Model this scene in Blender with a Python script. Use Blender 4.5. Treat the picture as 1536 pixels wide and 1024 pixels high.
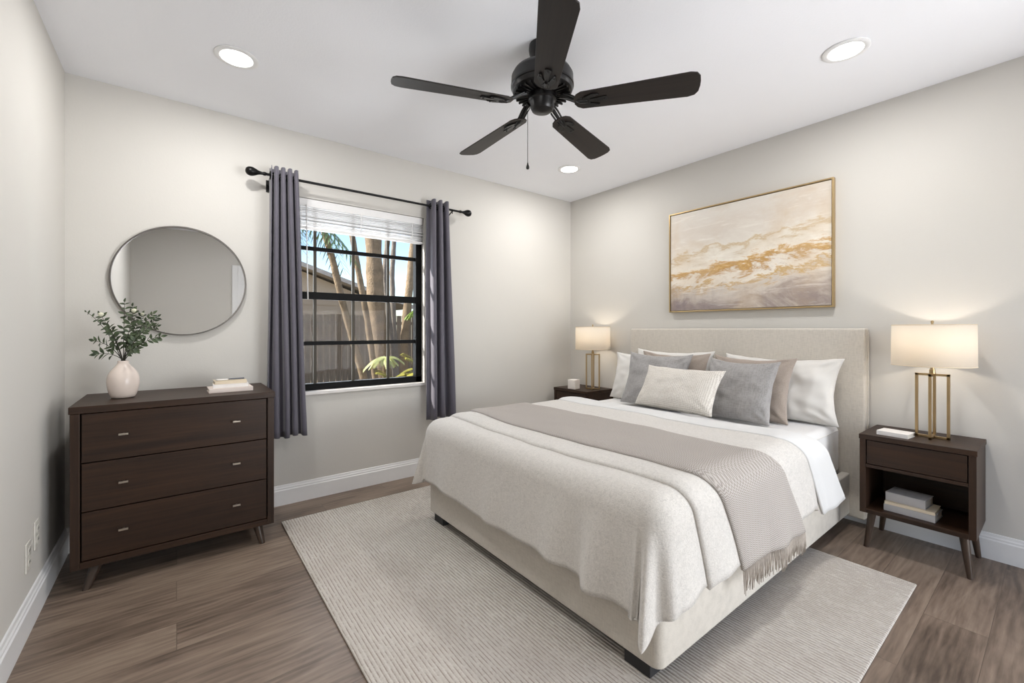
import bpy, bmesh, math, random
from mathutils import Vector, Matrix, noise
random.seed(7)
PI = math.pi
SC = bpy.context.scene
COL = SC.collection
for _o in list(bpy.data.objects): bpy.data.objects.remove(_o)

# ------------------------------------------------------------------ room size
XL, XR = -0.463, 3.2967        # left wall, headboard wall
YB, YW = -0.95, 3.2285         # wall behind the camera, window wall
ZC = 2.523

# ------------------------------------------------------------------ camera
cam = bpy.data.cameras.new('camera'); camo = bpy.data.objects.new('camera', cam); COL.objects.link(camo)
camo.location = (0, 0, 1.174); camo.rotation_euler = (PI/2, 0, -math.atan2(.6139, .7895))
cam.sensor_width = 36; cam.lens = 647/1536*36; cam.shift_y = -18/1536; cam.clip_start = .02; cam.clip_end = 200
SC.camera = camo

# ------------------------------------------------------------------ world, sun, daylight, exposure
SC.view_settings.view_transform = 'Standard'; SC.view_settings.look = 'None'
SC.view_settings.exposure = 0.20; SC.view_settings.gamma = 1; SC.view_settings.use_curve_mapping = False
wd = bpy.data.worlds.new('sky'); SC.world = wd; wd.use_nodes = True
wn = wd.node_tree; bg = wn.nodes['Background']
sky = wn.nodes.new('ShaderNodeTexSky'); sky.sky_type = 'NISHITA'; sky.sun_disc = False
sky.sun_elevation = math.radians(48); sky.sun_rotation = math.radians(200); sky.air_density = 1.0; sky.dust_density = .6; sky.ozone_density = 2.0
wn.links.new(sky.outputs[0], bg.inputs[0]); bg.inputs[1].default_value = 0.21

def light(name, kind, loc, energy, color=(1, 1, 1), rot=(0, 0, 0), **k):
    l = bpy.data.lights.new(name, kind); l.energy = energy; l.color = color
    for a, v in k.items(): setattr(l, a, v)
    o = bpy.data.objects.new(name, l); COL.objects.link(o); o.location = loc; o.rotation_euler = rot
    return o
SUNDIR = Vector((0.76, -0.36, -0.60)).normalized()
sun = light('sun', 'SUN', (0, 8, 8), 13.0, (1, .95, .86), angle=math.radians(.6))
sun.rotation_euler = SUNDIR.to_track_quat('-Z', 'Y').to_euler()
# added fill light, aimed up at the ceiling from behind the camera
light('ceiling_fill', 'AREA', (3.1, YB - 1.5, .75), 230, (.95, .97, 1.0), (math.radians(112), 0, math.radians(38)), shape='RECTANGLE', size=3.2, size_y=1.8)
# daylight through the window over the fence
light('window_daylight', 'AREA', (1.03, YW + .35, 1.4), 16, (.88, .94, 1.0), (math.radians(-90), 0, 0), shape='RECTANGLE', size=1.1, size_y=1.25)

# ------------------------------------------------------------------ materials
def s2l(c):
    return tuple(((v/255)/12.92 if v/255 <= .04045 else ((v/255+.055)/1.055)**2.4) for v in c) + (1,)

class NT:
    def __init__(s, name):
        s.m = bpy.data.materials.new(name); s.m.use_nodes = True; s.t = s.m.node_tree; s.n = s.t.nodes
        s.b = s.n['Principled BSDF']; s.out = s.n['Material Output']
        s.tc = s.n.new('ShaderNodeTexCoord')
    def link(s, a, b): s.t.links.new(a, b)
    def map(s, scale=(1, 1, 1), loc=(0, 0, 0), rot=(0, 0, 0), src=None):
        m = s.n.new('ShaderNodeMapping'); m.inputs['Scale'].default_value = scale
        m.inputs['Location'].default_value = loc; m.inputs['Rotation'].default_value = rot
        s.link(src or s.tc.outputs['Object'], m.inputs[0]); return m.outputs[0]
    def noise(s, vec, scale=5, detail=4, rough=.5, dist=0):
        n = s.n.new('ShaderNodeTexNoise'); n.inputs['Scale'].default_value = scale
        n.inputs['Detail'].default_value = detail; n.inputs['Roughness'].default_value = rough
        n.inputs['Distortion'].default_value = dist; s.link(vec, n.inputs['Vector']); return n.outputs['Fac']
    def math(s, op, a, b=None, c=None, clamp=False):
        n = s.n.new('ShaderNodeMath'); n.operation = op; n.use_clamp = clamp
        for i, v in enumerate((a, b, c)):
            if v is None: continue
            if isinstance(v, (int, float)): n.inputs[i].default_value = v
            else: s.link(v, n.inputs[i])
        return n.outputs[0]
    def ramp(s, fac, stops, interp='LINEAR'):
        r = s.n.new('ShaderNodeValToRGB'); cr = r.color_ramp; cr.interpolation = interp
        while len(cr.elements) < len(stops): cr.elements.new(.5)
        for e, (p, c) in zip(cr.elements, stops): e.position = p; e.color = c
        s.link(fac, r.inputs[0]); return r.outputs[0]
    def mix(s, fac, a, b, mode='MIX'):
        n = s.n.new('ShaderNodeMix'); n.data_type = 'RGBA'; n.blend_type = mode
        for i, v in ((0, fac), (6, a), (7, b)):
            if isinstance(v, (int, float)): n.inputs[i].default_value = v
            elif isinstance(v, tuple): n.inputs[i].default_value = v
            else: s.link(v, n.inputs[i])
        return n.outputs[2]
    def xyz(s):
        n = s.n.new('ShaderNodeSeparateXYZ'); s.link(s.tc.outputs['Object'], n.inputs[0]); return n.outputs
    def bump(s, h, strength=.3, dist=.002):
        n = s.n.new('ShaderNodeBump'); n.inputs['Strength'].default_value = strength; n.inputs['Distance'].default_value = dist
        s.link(h, n.inputs['Height']); s.link(n.outputs[0], s.b.inputs['Normal'])
    def col(s, c):
        if isinstance(c, tuple): s.b.inputs['Base Color'].default_value = c
        else: s.link(c, s.b.inputs['Base Color'])
    def rough(s, v): s.b.inputs['Roughness'].default_value = v

def plain(name, rgb, rough=.5, metal=0, bump=None, vary=.06, nscale=30, sheen=0, lin=False):
    t = NT(name); c = rgb + (1,) if lin else s2l(rgb)
    if vary:
        n = t.noise(t.map(), nscale, 5, .6)
        t.col(t.ramp(n, [(.25, tuple(v*(1-vary) for v in c[:3])+(1,)), (.75, tuple(min(1, v*(1+vary)) for v in c[:3])+(1,))]))
    else: t.col(c)
    t.rough(rough); t.b.inputs['Metallic'].default_value = metal
    if bump: t.bump(t.noise(t.map(), bump[0], 4, .6), bump[1], bump[2])
    if sheen: t.b.inputs['Sheen Weight'].default_value = sheen
    return t.m

def fabric(name, rgb, weave=450, dark=.75, bump=.5, boucle=None, sheen=.15, mott=.08):
    """woven cloth: fine crossed threads, soft mottling; boucle adds curly lumps"""
    t = NT(name); c = s2l(rgb)
    x = t.xyz(); f = weave*2
    w = t.math('ADD', t.math('ADD', t.math('MULTIPLY', t.noise(t.map((weave*.12, weave*.9, weave*.12)), 1, 2), .5),
               t.math('MULTIPLY', t.noise(t.map((weave*.9, weave*.12, weave*.9)), 1, 2), .5)), 0)
    if boucle:
        b = t.noise(t.map(), boucle, 3, .7, 1.6)
        w = t.math('ADD', t.math('MULTIPLY', w, .3), t.math('MULTIPLY', b, .7))
    big = t.noise(t.map(), 3.5, 4, .6)
    cc = t.ramp(w, [(.32, tuple(v*dark for v in c[:3])+(1,)), (.58, c)])
    cc = t.mix(t.math('MULTIPLY', t.math('SUBTRACT', big, .35), mott*8, clamp=True), cc, tuple(v*(1-mott) for v in c[:3])+(1,))
    t.col(cc); t.rough(.92); t.bump(w, bump, .0025 if boucle else .0012)
    t.b.inputs['Sheen Weight'].default_value = sheen
    return t.m

def wood(name, c1, c2, axis, rough=.45):
    t = NT(name); sc = [26, 26, 26]; sc['xyz'.index(axis)] = 1.5
    n = t.noise(t.map(tuple(sc)), 1, 8, .62, .5)
    sc2 = [110, 110, 110]; sc2['xyz'.index(axis)] = 3
    n2 = t.noise(t.map(tuple(sc2)), 1, 3)
    f = t.math('ADD', t.math('MULTIPLY', n, .7), t.math('MULTIPLY', n2, .3))
    t.col(t.ramp(f, [(.35, s2l(c1)), (.62, s2l(c2))])); t.rough(rough); t.b.inputs['Specular IOR Level'].default_value = .35; t.bump(f, .12, .001)
    return t.m

M = {}
def wallmat(name, rgb, s=.14):
    t = NT(name); c = s2l(rgb)
    n = t.noise(t.map(), 120, 4, .6); m = t.noise(t.map(), 1.3, 3)
    t.col(t.ramp(m, [(.3, tuple(v*.975 for v in c[:3])+(1,)), (.7, c)])); t.rough(.85); t.bump(n, s, .003)
    return t.m
M['wall'] = wallmat('wall_paint', (206, 203, 197))
M['ceiling'] = wallmat('ceiling_paint', (244, 245, 249), .22)
M['trim'] = plain('white_trim_paint', (232, 232, 232), .35, vary=.01)

def floormat():
    t = NT('floor_planks')
    br = t.n.new('ShaderNodeTexBrick'); t.link(t.tc.outputs['Object'], br.inputs[0])
    br.offset = .37; br.inputs['Scale'].default_value = 1; br.inputs['Brick Width'].default_value = 1.22
    br.inputs['Row Height'].default_value = .182; br.inputs['Mortar Size'].default_value = .0012; br.inputs['Mortar Smooth'].default_value = .2
    br.inputs['Color1'].default_value = (0, 0, 0, 1); br.inputs['Color2'].default_value = (1, 1, 1, 1); br.inputs['Mortar'].default_value = (.5, .5, .5, 1)
    bw = t.n.new('ShaderNodeRGBToBW'); t.link(br.outputs[0], bw.inputs[0]); plank = bw.outputs[0]
    off = t.n.new('ShaderNodeCombineXYZ'); t.link(t.math('MULTIPLY', plank, 7.3), off.inputs[0]); t.link(t.math('MULTIPLY', plank, 3.1), off.inputs[1])
    va = t.n.new('ShaderNodeVectorMath'); t.link(t.tc.outputs['Object'], va.inputs[0]); t.link(off.outputs[0], va.inputs[1])
    v = va.outputs[0]
    g1 = t.noise(t.map((1.6, 11, 1), src=v), 1, 7, .62, 1.6)
    g2 = t.noise(t.map((5, 95, 1), src=v), 1, 4, .6, .4)
    g3 = t.noise(t.map((.9, 2.4, 1), src=v), 1.6, 3, .5, .8)
    wv = t.n.new('ShaderNodeTexWave'); wv.bands_direction = 'Y'; t.link(t.map((.8, 3.2, 1), src=v), wv.inputs[0])
    wv.inputs['Scale'].default_value = 3.2; wv.inputs['Distortion'].default_value = 9; wv.inputs['Detail'].default_value = 3; wv.inputs['Detail Scale'].default_value = 1.1
    f = t.math('ADD', t.math('MULTIPLY', g1, .44), t.math('ADD', t.math('MULTIPLY', g2, .22), t.math('ADD', t.math('MULTIPLY', g3, .38), t.math('MULTIPLY', wv.outputs['Fac'], .06))))
    f = t.math('ADD', f, t.math('MULTIPLY', t.math('SUBTRACT', plank, .5), .07))
    c = t.ramp(f, [(.36, s2l((74, 61, 52))), (.46, s2l((104, 89, 77))), (.56, s2l((127, 110, 96))), (.7, s2l((150, 133, 117)))])
    c = t.mix(t.math('MULTIPLY', br.outputs['Fac'], .6), c, s2l((72, 61, 54)))
    t.col(c); t.rough(.42); t.bump(t.math('SUBTRACT', f, br.outputs['Fac']), .18, .0015)
    return t.m
M['floor'] = floormat()

def rugmat():
    t = NT('ribbed_wool'); x = t.xyz()
    wob = t.noise(t.map((3, 1.2, 1)), 3, 3)
    ph = t.math('ADD', t.math('MULTIPLY', x[0], 2*PI/.0145), t.math('MULTIPLY', wob, 3.5))
    rib = t.math('ADD', t.math('MULTIPLY', t.math('SINE', ph), .5), .5)
    dash = t.noise(t.map((70, 22, 1)), 1, 4, .65)
    lum = t.noise(t.map((120, 120, 1)), 1, 2, .5)
    big = t.noise(t.map(), 2.4, 4, .6)
    h = t.math('MULTIPLY', t.math('ADD', t.math('MULTIPLY', rib, .8), t.math('MULTIPLY', lum, .3)), t.math('ADD', t.math('MULTIPLY', dash, .5), .6))
    gap = t.math('MULTIPLY', t.math('SUBTRACT', .30, rib), t.math('MULTIPLY', t.math('SUBTRACT', dash, .385), 7, clamp=True), clamp=True)
    gap = t.math('MULTIPLY', gap, 3.4, clamp=True)
    base = t.ramp(t.math('ADD', t.math('MULTIPLY', big, .6), t.math('MULTIPLY', lum, .4)), [(.35, s2l((184, 176, 167))), (.62, s2l((208, 202, 194)))])
    t.col(t.mix(gap, base, s2l((146, 134, 124)))); t.rough(.95); t.bump(h, .8, .004); return t.m
M['rug'] = rugmat()
M['rug_edge'] = plain('rug_binding', (150, 138, 124), .95, bump=(400, .4, .002))
M['walnut_x'] = wood('espresso_wood_x', (35, 22, 14), (58, 38, 24), 'x')
M['walnut_y'] = wood('espresso_wood_y', (35, 22, 14), (58, 38, 24), 'y')
M['walnut_z'] = wood('espresso_wood_z', (36, 23, 15), (57, 38, 25), 'z')
M['inside'] = plain('cabinet_inner_board', (40, 29, 23), .6)  # even dark brown board behind the drawers
M['legwood'] = wood('dark_leg_wood', (50, 40, 33), (78, 64, 54), 'z', .3)
M['nickel'] = plain('brushed_nickel', (190, 182, 170), .3, 1, vary=.03)
M['brass'] = plain('aged_brass', (178, 154, 116), .3, 1, vary=.05, nscale=12)
M['gold'] = plain('gold_frame', (188, 163, 120), .32, .85, vary=.04)
M['black'] = plain('black_metal', (18, 17, 17), .38, .6, vary=.05)
M['blackframe'] = plain('black_window_metal', (10, 10, 10), .5, .1, vary=.05)
M['blackframe'].node_tree.nodes['Principled BSDF'].inputs['Specular IOR Level'].default_value = .12
M['muntin'] = plain('sunlit_muntin', (46, 38, 22), .5, .2, vary=.1)  # olive brown put into the bars for the outside light on them
M['fan'] = plain('fan_black', (15, 13, 13), .35, .3, vary=.05)
M['fanblade'] = wood('fan_blade_wood', (27, 22, 20), (42, 35, 31), 'x', .5)
M['bedleg'] = plain('black_wood', (38, 38, 40), .5, vary=.1)
M['linen'] = fabric('oatmeal_linen', (204, 197, 186), 260, .82, .35)
M['boucle'] = fabric('cream_boucle', (212, 207, 200), 300, .74, 1.0, boucle=95, mott=.05)
def throwmat():
    t = NT('herringbone_knit'); x = t.xyz()
    zig = t.math('ABSOLUTE', t.math('SUBTRACT', t.math('FRACT', t.math('MULTIPLY', x[0], 1/.024)), .5))
    ln = t.math('ADD', t.math('SUBTRACT', x[1], x[2]), t.math('MULTIPLY', zig, .014))
    s = t.math('ADD', t.math('MULTIPLY', t.math('SINE', t.math('MULTIPLY', ln, 2*PI/.0075)), .5), .5)
    n = t.noise(t.map(), 220, 3, .6)
    h = t.math('ADD', t.math('MULTIPLY', s, .6), t.math('MULTIPLY', n, .5))
    t.col(t.ramp(h, [(.25, s2l((146, 138, 131))), (.75, s2l((184, 177, 170)))])); t.rough(.95); t.bump(h, .6, .003); return t.m
M['throw'] = throwmat()
M['fringe'] = plain('throw_yarn', (170, 160, 149), .95, vary=.15, nscale=80)
M['sheet'] = fabric('white_cotton', (214, 213, 211), 900, .97, .12, mott=.02, sheen=.05)
M['mattress'] = fabric('mattress_knit', (224, 223, 222), 700, .95, .2, mott=.02)
M['white_pillow'] = fabric('white_pillow_cotton', (218, 215, 210), 900, .96, .15, mott=.02)
M['grey_pillow'] = fabric('grey_linen', (160, 157, 155), 240, .70, .5)
M['taupe_pillow'] = fabric('taupe_wool', (168, 155, 144), 260, .72, .7, boucle=190)
def lumbarmat():
    t = NT('cream_grid_weave'); x = t.xyz()
    a = t.math('SINE', t.math('MULTIPLY', x[1], 2*PI/.011)); b = t.math('SINE', t.math('MULTIPLY', x[2], 2*PI/.009))
    n = t.noise(t.map(), 180, 3, .6)
    h = t.math('ADD', t.math('ADD', t.math('MULTIPLY', a, .14), t.math('MULTIPLY', b, .14)), n)
    t.col(t.ramp(h, [(.25, s2l((186, 178, 168))), (.62, s2l((222, 217, 209)))])); t.rough(.95); t.bump(h, .6, .003); return t.m
M['lumbar'] = lumbarmat()
def curtainmat():
    t = NT('slate_blackout_cloth'); n = t.noise(t.map((600, 600, 60)), 1, 2); m = t.noise(t.map((3, 3, .8)), 2, 3)
    t.col(t.mix(m, s2l((84, 81, 91)), s2l((92, 89, 100)))); t.rough(.6); t.b.inputs['Sheen Weight'].default_value = .3; t.bump(n, .15, .001); return t.m
M['curtain'] = curtainmat()
M['ceramic'] = plain('cream_ceramic', (226, 212, 202), .22, vary=.02)
M['paper_white'] = plain('white_paper_cover', (232, 228, 224), .6, vary=.02)
M['paper_cream'] = plain('cream_paper_cover', (220, 205, 180), .6, vary=.03)
M['paper_grey'] = plain('grey_paper_cover', (178, 176, 176), .6, vary=.03)
M['paper_blush'] = plain('pale_blush_cover', (224, 212, 204), .6, vary=.02)
M['pages'] = plain('book_pages', (226, 218, 204), .8, vary=.05, nscale=200)
M['slate'] = plain('slate_plastic', (84, 90, 104), .35, vary=.03)
M['plaster'] = plain('white_plaster_cube', (228, 222, 216), .7, vary=.03, bump=(60, .2, .002))
M['blind'] = plain('white_blind_slats', (232, 231, 230), .45, vary=.02)
M['marble'] = plain('white_marble', (218, 214, 210), .25, vary=.08, nscale=9)
M['outlet'] = plain('ivory_plastic', (214, 211, 203), .35, vary=.01)
M['mirror_frame'] = plain('pewter_metal', (112, 108, 104), .35, .9, vary=.03)
t = NT('mirror_glass'); t.b.inputs['Metallic'].default_value = 1; t.rough(.015); t.col((.95, .96, .965, 1)); M['mirror'] = t.m

def glassmat():
    t = NT('window_glass'); tr = t.n.new('ShaderNodeBsdfTransparent'); gl = t.n.new('ShaderNodeBsdfGlossy'); gl.inputs['Roughness'].default_value = .02
    fr = t.n.new('ShaderNodeFresnel'); fr.inputs[0].default_value = 1.45; mx = t.n.new('ShaderNodeMixShader')
    t.link(t.math('MULTIPLY', fr.outputs[0], .08), mx.inputs[0]); t.link(tr.outputs[0], mx.inputs[1]); t.link(gl.outputs[0], mx.inputs[2]); t.link(mx.outputs[0], t.out.inputs[0])
    return t.m
M['glass'] = glassmat()
def screenmat():
    t = NT('insect_screen'); tr = t.n.new('ShaderNodeBsdfTransparent'); tr.inputs[0].default_value = (1, 1, 1, 1)
    df = t.n.new('ShaderNodeBsdfDiffuse'); df.inputs[0].default_value = s2l((90, 82, 70)); mx = t.n.new('ShaderNodeMixShader'); mx.inputs[0].default_value = .15
    t.link(tr.outputs[0], mx.inputs[1]); t.link(df.outputs[0], mx.inputs[2]); t.link(mx.outputs[0], t.out.inputs[0]); return t.m
M['screen'] = screenmat()
def shademat():
    t = NT('ivory_lampshade'); tr = t.n.new('ShaderNodeBsdfTranslucent'); tr.inputs[0].default_value = (.93, .88, .80, 1)
    df = t.n.new('ShaderNodeBsdfDiffuse'); df.inputs[0].default_value = (.86, .83, .78, 1); mx = t.n.new('ShaderNodeMixShader'); mx.inputs[0].default_value = .62
    w = t.noise(t.map((500, 500, 40)), 1, 2)
    bp = t.n.new('ShaderNodeBump'); bp.inputs['Strength'].default_value = .15; bp.inputs['Distance'].default_value = .001; t.link(w, bp.inputs['Height']); t.link(bp.outputs[0], df.inputs['Normal'])
    t.link(df.outputs[0], mx.inputs[1]); t.link(tr.outputs[0], mx.inputs[2]); t.link(mx.outputs[0], t.out.inputs[0]); return t.m
M['shade'] = shademat()
def emis(name, col, st):
    t = NT(name); t.b.inputs['Emission Color'].default_value = col + (1,); t.b.inputs['Emission Strength'].default_value = st; t.col(col + (1,)); return t.m
M['led'] = emis('led_diffuser', (1, .97, .93), 5)
M['bulb'] = emis('lit_bulb', (1, .82, .6), 6)
# outdoors
M['bark'] = plain('pale_bark', (128, 111, 90), .9, vary=.35, nscale=9, bump=(40, .8, .02))
M['bark2'] = plain('grey_bark', (120, 112, 104), .9, vary=.3, nscale=9, bump=(40, .8, .02))
M['fence'] = wood('weathered_fence', (92, 80, 68), (128, 114, 98), 'z', .9)
M['dirt'] = plain('leafy_ground', (116, 104, 84), .95, vary=.45, nscale=3)
M['leaf_out'] = plain('garden_leaf', (112, 138, 52), .5, vary=.4, nscale=4)
M['leaf_bush'] = plain('yellow_green_leaf', (150, 146, 62), .5, vary=.35, nscale=5)
M['leaf_pale'] = plain('pale_frond', (190, 196, 130), .5, vary=.2, nscale=4)
M['leaf_palm'] = plain('palm_frond_green', (104, 128, 84), .5, vary=.3, nscale=4)
M['stucco'] = plain('tan_stucco', (178, 160, 138), .9, vary=.05)
M['roof'] = plain('brown_shingle', (176, 168, 158), .9, vary=.2, nscale=6)
M['post'] = plain('white_post', (214, 210, 204), .7)
t = NT('dark_leaf'); n_ = t.noise(t.map(), 60, 2); t.col(t.ramp(n_, [(.3, s2l((48, 60, 42))), (.7, s2l((88, 104, 72)))])); t.rough(.45); M['leaf'] = t.m
M['stem'] = plain('dark_stem', (48, 46, 34), .6)
M['bud'] = plain('cream_bud', (214, 212, 190), .6)

def paintmat():
    t = NT('abstract_canvas'); x = t.xyz()      # local y: 0 right .. 1.15 left ; z 0..0.82
    v = t.math('DIVIDE', x[2], .82); u = t.math('SUBTRACT', 1, t.math('DIVIDE', x[1], 1.15))
    n1 = t.noise(t.map((1, 2.2, 5)), 1, 9, .68, .9)
    n2 = t.noise(t.map((1, 6, 16), loc=(3, 1, 2)), 1, 8, .7, .6)
    n3 = t.noise(t.map((1, 1.6, 2.0), loc=(7, 5, 1)), 1.5, 6, .6, .5)
    n4 = t.noise(t.map((1, 14, 2.2), loc=(2, 8, 4)), 1, 5, .6)
    vv = t.math('ADD', v, t.math('MULTIPLY', t.math('SUBTRACT', n1, .5), .42))
    vv = t.math('ADD', vv, t.math('MULTIPLY', t.math('SUBTRACT', n2, .5), .34))
    vv = t.math('SUBTRACT', vv, t.math('MULTIPLY', t.math('SUBTRACT', u, .5), .14))
    base = t.ramp(vv, [(0, s2l((152, 138, 132))), (.14, s2l((176, 161, 150))), (.235, s2l((212, 203, 192))), (.28, s2l((198, 162, 100))), (.315, s2l((232, 224, 210))),
                       (.36, s2l((226, 218, 206))), (.405, s2l((186, 143, 80))), (.44, s2l((206, 168, 108))), (.475, s2l((236, 230, 218))), (.56, s2l((222, 214, 200))),
                       (.60, s2l((202, 180, 144))), (.635, s2l((222, 216, 206))), (.80, s2l((212, 203, 192))), (.95, s2l((218, 212, 203)))])
    low = t.math('MULTIPLY', t.math('SUBTRACT', .30, v), 5, clamp=True)
    left = t.math('SUBTRACT', 1.05, t.math('MULTIPLY', u, 1.5), clamp=True)
    dk = t.math('MULTIPLY', t.math('MULTIPLY', low, left), t.math('MULTIPLY', n4, 1.3), clamp=True)
    c = t.mix(dk, base, s2l((120, 110, 118)))
    hi = t.math('MULTIPLY', t.math('SUBTRACT', n3, .48), 6, clamp=True)
    c = t.mix(t.math('MULTIPLY', hi, .42), c, s2l((200, 176, 144)))
    sk = t.math('MULTIPLY', t.math('SUBTRACT', n4, .5), 5, clamp=True)
    lw = t.math('MULTIPLY', low, t.math('MULTIPLY', t.math('SUBTRACT', n1, .46), 6, clamp=True))
    c = t.mix(t.math('MULTIPLY', lw, .6), c, s2l((214, 205, 194)))
    c = t.mix(t.math('MULTIPLY', t.math('MULTIPLY', sk, low), .4), c, s2l((150, 134, 126)))
    gp = t.math('MULTIPLY', t.math('SUBTRACT', t.noise(t.map((1, 5, 9), loc=(4, 4, 9)), 1, 8, .75, 1.2), .57), 9, clamp=True)
    band = t.math('SUBTRACT', 1, t.math('MULTIPLY', t.math('ABSOLUTE', t.math('SUBTRACT', vv, .36)), 7), clamp=True)
    c = t.mix(t.math('MULTIPLY', t.math('MULTIPLY', gp, band), .65), c, s2l((150, 122, 96)))
    st = t.math('MULTIPLY', t.math('SUBTRACT', t.noise(t.map((1, 3, 26), loc=(9, 2, 6)), 1, 6, .7, .8), .56), 7, clamp=True)
    c = t.mix(t.math('MULTIPLY', st, .45), c, s2l((244, 240, 232)))
    t.col(c); t.rough(.6); t.bump(n2, .3, .003); return t.m
M['canvas'] = paintmat()

# ------------------------------------------------------------------ mesh helpers
class MB:
    def __init__(s): s.b = bmesh.new()
    def box(s, x0, x1, y0, y1, z0, z1, mtx=None):
        v = [s.b.verts.new(Vector(p)) for p in ((x0,y0,z0),(x1,y0,z0),(x1,y1,z0),(x0,y1,z0),(x0,y0,z1),(x1,y0,z1),(x1,y1,z1),(x0,y1,z1))]
        if mtx:
            for q in v: q.co = mtx @ q.co
        for f in ((0,3,2,1),(4,5,6,7),(0,1,5,4),(1,2,6,5),(2,3,7,6),(3,0,4,7)): s.b.faces.new([v[i] for i in f])
        return s
    def tube(s, pts, rad, n=10, cap=True, closed=False):
        pts = [Vector(p) for p in pts]; N = len(pts)
        if not isinstance(rad, (list, tuple)): rad = [rad]*N
        rings = []; prev = None
        for i, p in enumerate(pts):
            if closed: d = pts[(i+1) % N] - pts[i-1]
            else: d = (pts[min(i+1, N-1)] - pts[max(i-1, 0)])
            d.normalize()
            if prev is None:
                a = Vector((0, 0, 1)) if abs(d.z) < .9 else Vector((1, 0, 0))
                u = d.cross(a).normalized()
            else: u = (prev - d*prev.dot(d)).normalized()
            prev = u; w = d.cross(u)
            rings.append([s.b.verts.new(p + (u*math.cos(2*PI*k/n) + w*math.sin(2*PI*k/n))*rad[i]) for k in range(n)])
        for i in range(N if closed else N-1):
            A, B = rings[i], rings[(i+1) % N]
            for k in range(n): s.b.faces.new((A[k], A[(k+1) % n], B[(k+1) % n], B[k]))
        if cap and not closed:
            s.b.faces.new(list(reversed(rings[0]))); s.b.faces.new(rings[-1])
        return s
    def lathe(s, prof, n=48, c=(0, 0, 0), mtx=None):
        rings = []
        for r, z in prof:
            if r < 1e-6: rings.append([s.b.verts.new(Vector((c[0], c[1], c[2]+z)))])
            else: rings.append([s.b.verts.new(Vector((c[0]+r*math.cos(2*PI*k/n), c[1]+r*math.sin(2*PI*k/n), c[2]+z))) for k in range(n)])
        for A, B in zip(rings, rings[1:]):
            for k in range(n):
                k2 = (k+1) % n
                if len(A) == 1 and len(B) == 1: continue
                if len(A) == 1: s.b.faces.new((A[0], B[k2], B[k]))
                elif len(B) == 1: s.b.faces.new((A[k], A[k2], B[0]))
                else: s.b.faces.new((A[k], A[k2], B[k2], B[k]))
        if mtx:
            for R in rings:
                for q in R: q.co = mtx @ q.co
        return s
    def grid(s, nu, nv, fn):
        V = [[s.b.verts.new(Vector(fn(i/nu, j/nv))) for j in range(nv+1)] for i in range(nu+1)]
        for i in range(nu):
            for j in range(nv): s.b.faces.new((V[i][j], V[i+1][j], V[i+1][j+1], V[i][j+1]))
        return s
    def prism(s, poly, z0, z1, mtx=None):
        a = [s.b.verts.new(Vector((p[0], p[1], z0))) for p in poly]; b = [s.b.verts.new(Vector((p[0], p[1], z1))) for p in poly]
        n = len(poly)
        s.b.faces.new(list(reversed(a))); s.b.faces.new(b)
        for i in range(n): s.b.faces.new((a[i], a[(i+1) % n], b[(i+1) % n], b[i]))
        if mtx:
            for q in a+b: q.co = mtx @ q.co
        return s
    def build(s, name, mat, parent=None, bevel=0, smooth=False, solid=0, sub=0, off=-1, seg=2, merge=False):
        if merge: bmesh.ops.remove_doubles(s.b, verts=s.b.verts, dist=1e-5)
        bmesh.ops.recalc_face_normals(s.b, faces=s.b.faces)
        me = bpy.data.meshes.new(name); s.b.to_mesh(me); s.b.free()
        if mat is not None: me.materials.append(M[mat] if isinstance(mat, str) else mat)
        o = bpy.data.objects.new(name, me); COL.objects.link(o)
        if parent is not None: o.parent = parent
        if smooth:
            for p in me.polygons: p.use_smooth = True
            if smooth == 'auto':
                me.set_sharp_from_angle(angle=math.radians(40))
        if solid:
            m = o.modifiers.new('s', 'SOLIDIFY'); m.thickness = solid; m.offset = off
        if bevel:
            m = o.modifiers.new('b', 'BEVEL'); m.width = bevel; m.segments = seg; m.limit_method = 'ANGLE'; m.angle_limit = math.radians(40)
            if seg > 2:
                for p in me.polygons: p.use_smooth = True
        if sub:
            m = o.modifiers.new('u', 'SUBSURF'); m.levels = sub; m.render_levels = sub
        return o

def tag(o, label, cat, group=None):
    o['label'] = label; o['category'] = cat
    if group: o['group'] = group
    return o
def thing(name, label, cat, loc=(0, 0, 0), rz=0, group=None):
    o = bpy.data.objects.new(name, None); COL.objects.link(o); o.location = loc; o.rotation_euler = (0, 0, rz)
    o.empty_display_size = .1
    return tag(o, label, cat, group)
def struct(o): o['kind'] = 'structure'; return o
def copy_tree(o, parent=None):
    c = o.copy(); COL.objects.link(c)
    if parent: c.parent = parent
    for ch in [q for q in bpy.data.objects if q.parent == o]: copy_tree(ch, c)
    return c

# ------------------------------------------------------------------ room shell
T = .14
struct(MB().box(XL-T, XR+T, YB-T, YW+T, -.1, 0).build('floor', 'floor'))
struct(MB().box(XL-T, XR+T, YB-T, YW+T, ZC, ZC+.1).build('ceiling', 'ceiling'))
struct(MB().box(XL-T, XL, YB-T, YW+T, 0, ZC).build('wall_left', 'wall'))
struct(MB().box(XR, XR+T, YB-T, YW+T, 0, ZC).build('wall_right', 'wall'))
WX0, WX1, WZ0, WZ1 = .505, 1.60, .742, 2.085      # window opening
b = MB()
b.box(XL, WX0, YW, YW+T, 0, ZC).box(WX1, XR, YW, YW+T, 0, ZC).box(WX0, WX1, YW, YW+T, 0, WZ0).box(WX0, WX1, YW, YW+T, WZ1, ZC)
struct(b.build('wall_back', 'wall'))
PX0, PX1, PZ1 = 1.35, 3.05, 2.08                   # unseen glazed door, added to let the fill light in
b = MB(); b.box(XL, PX0, YB-T, YB, 0, ZC).box(PX1, XR, YB-T, YB, 0, ZC).box(PX0, PX1, YB-T, YB, PZ1, ZC)
struct(b.build('wall_front', 'wall'))
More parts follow.
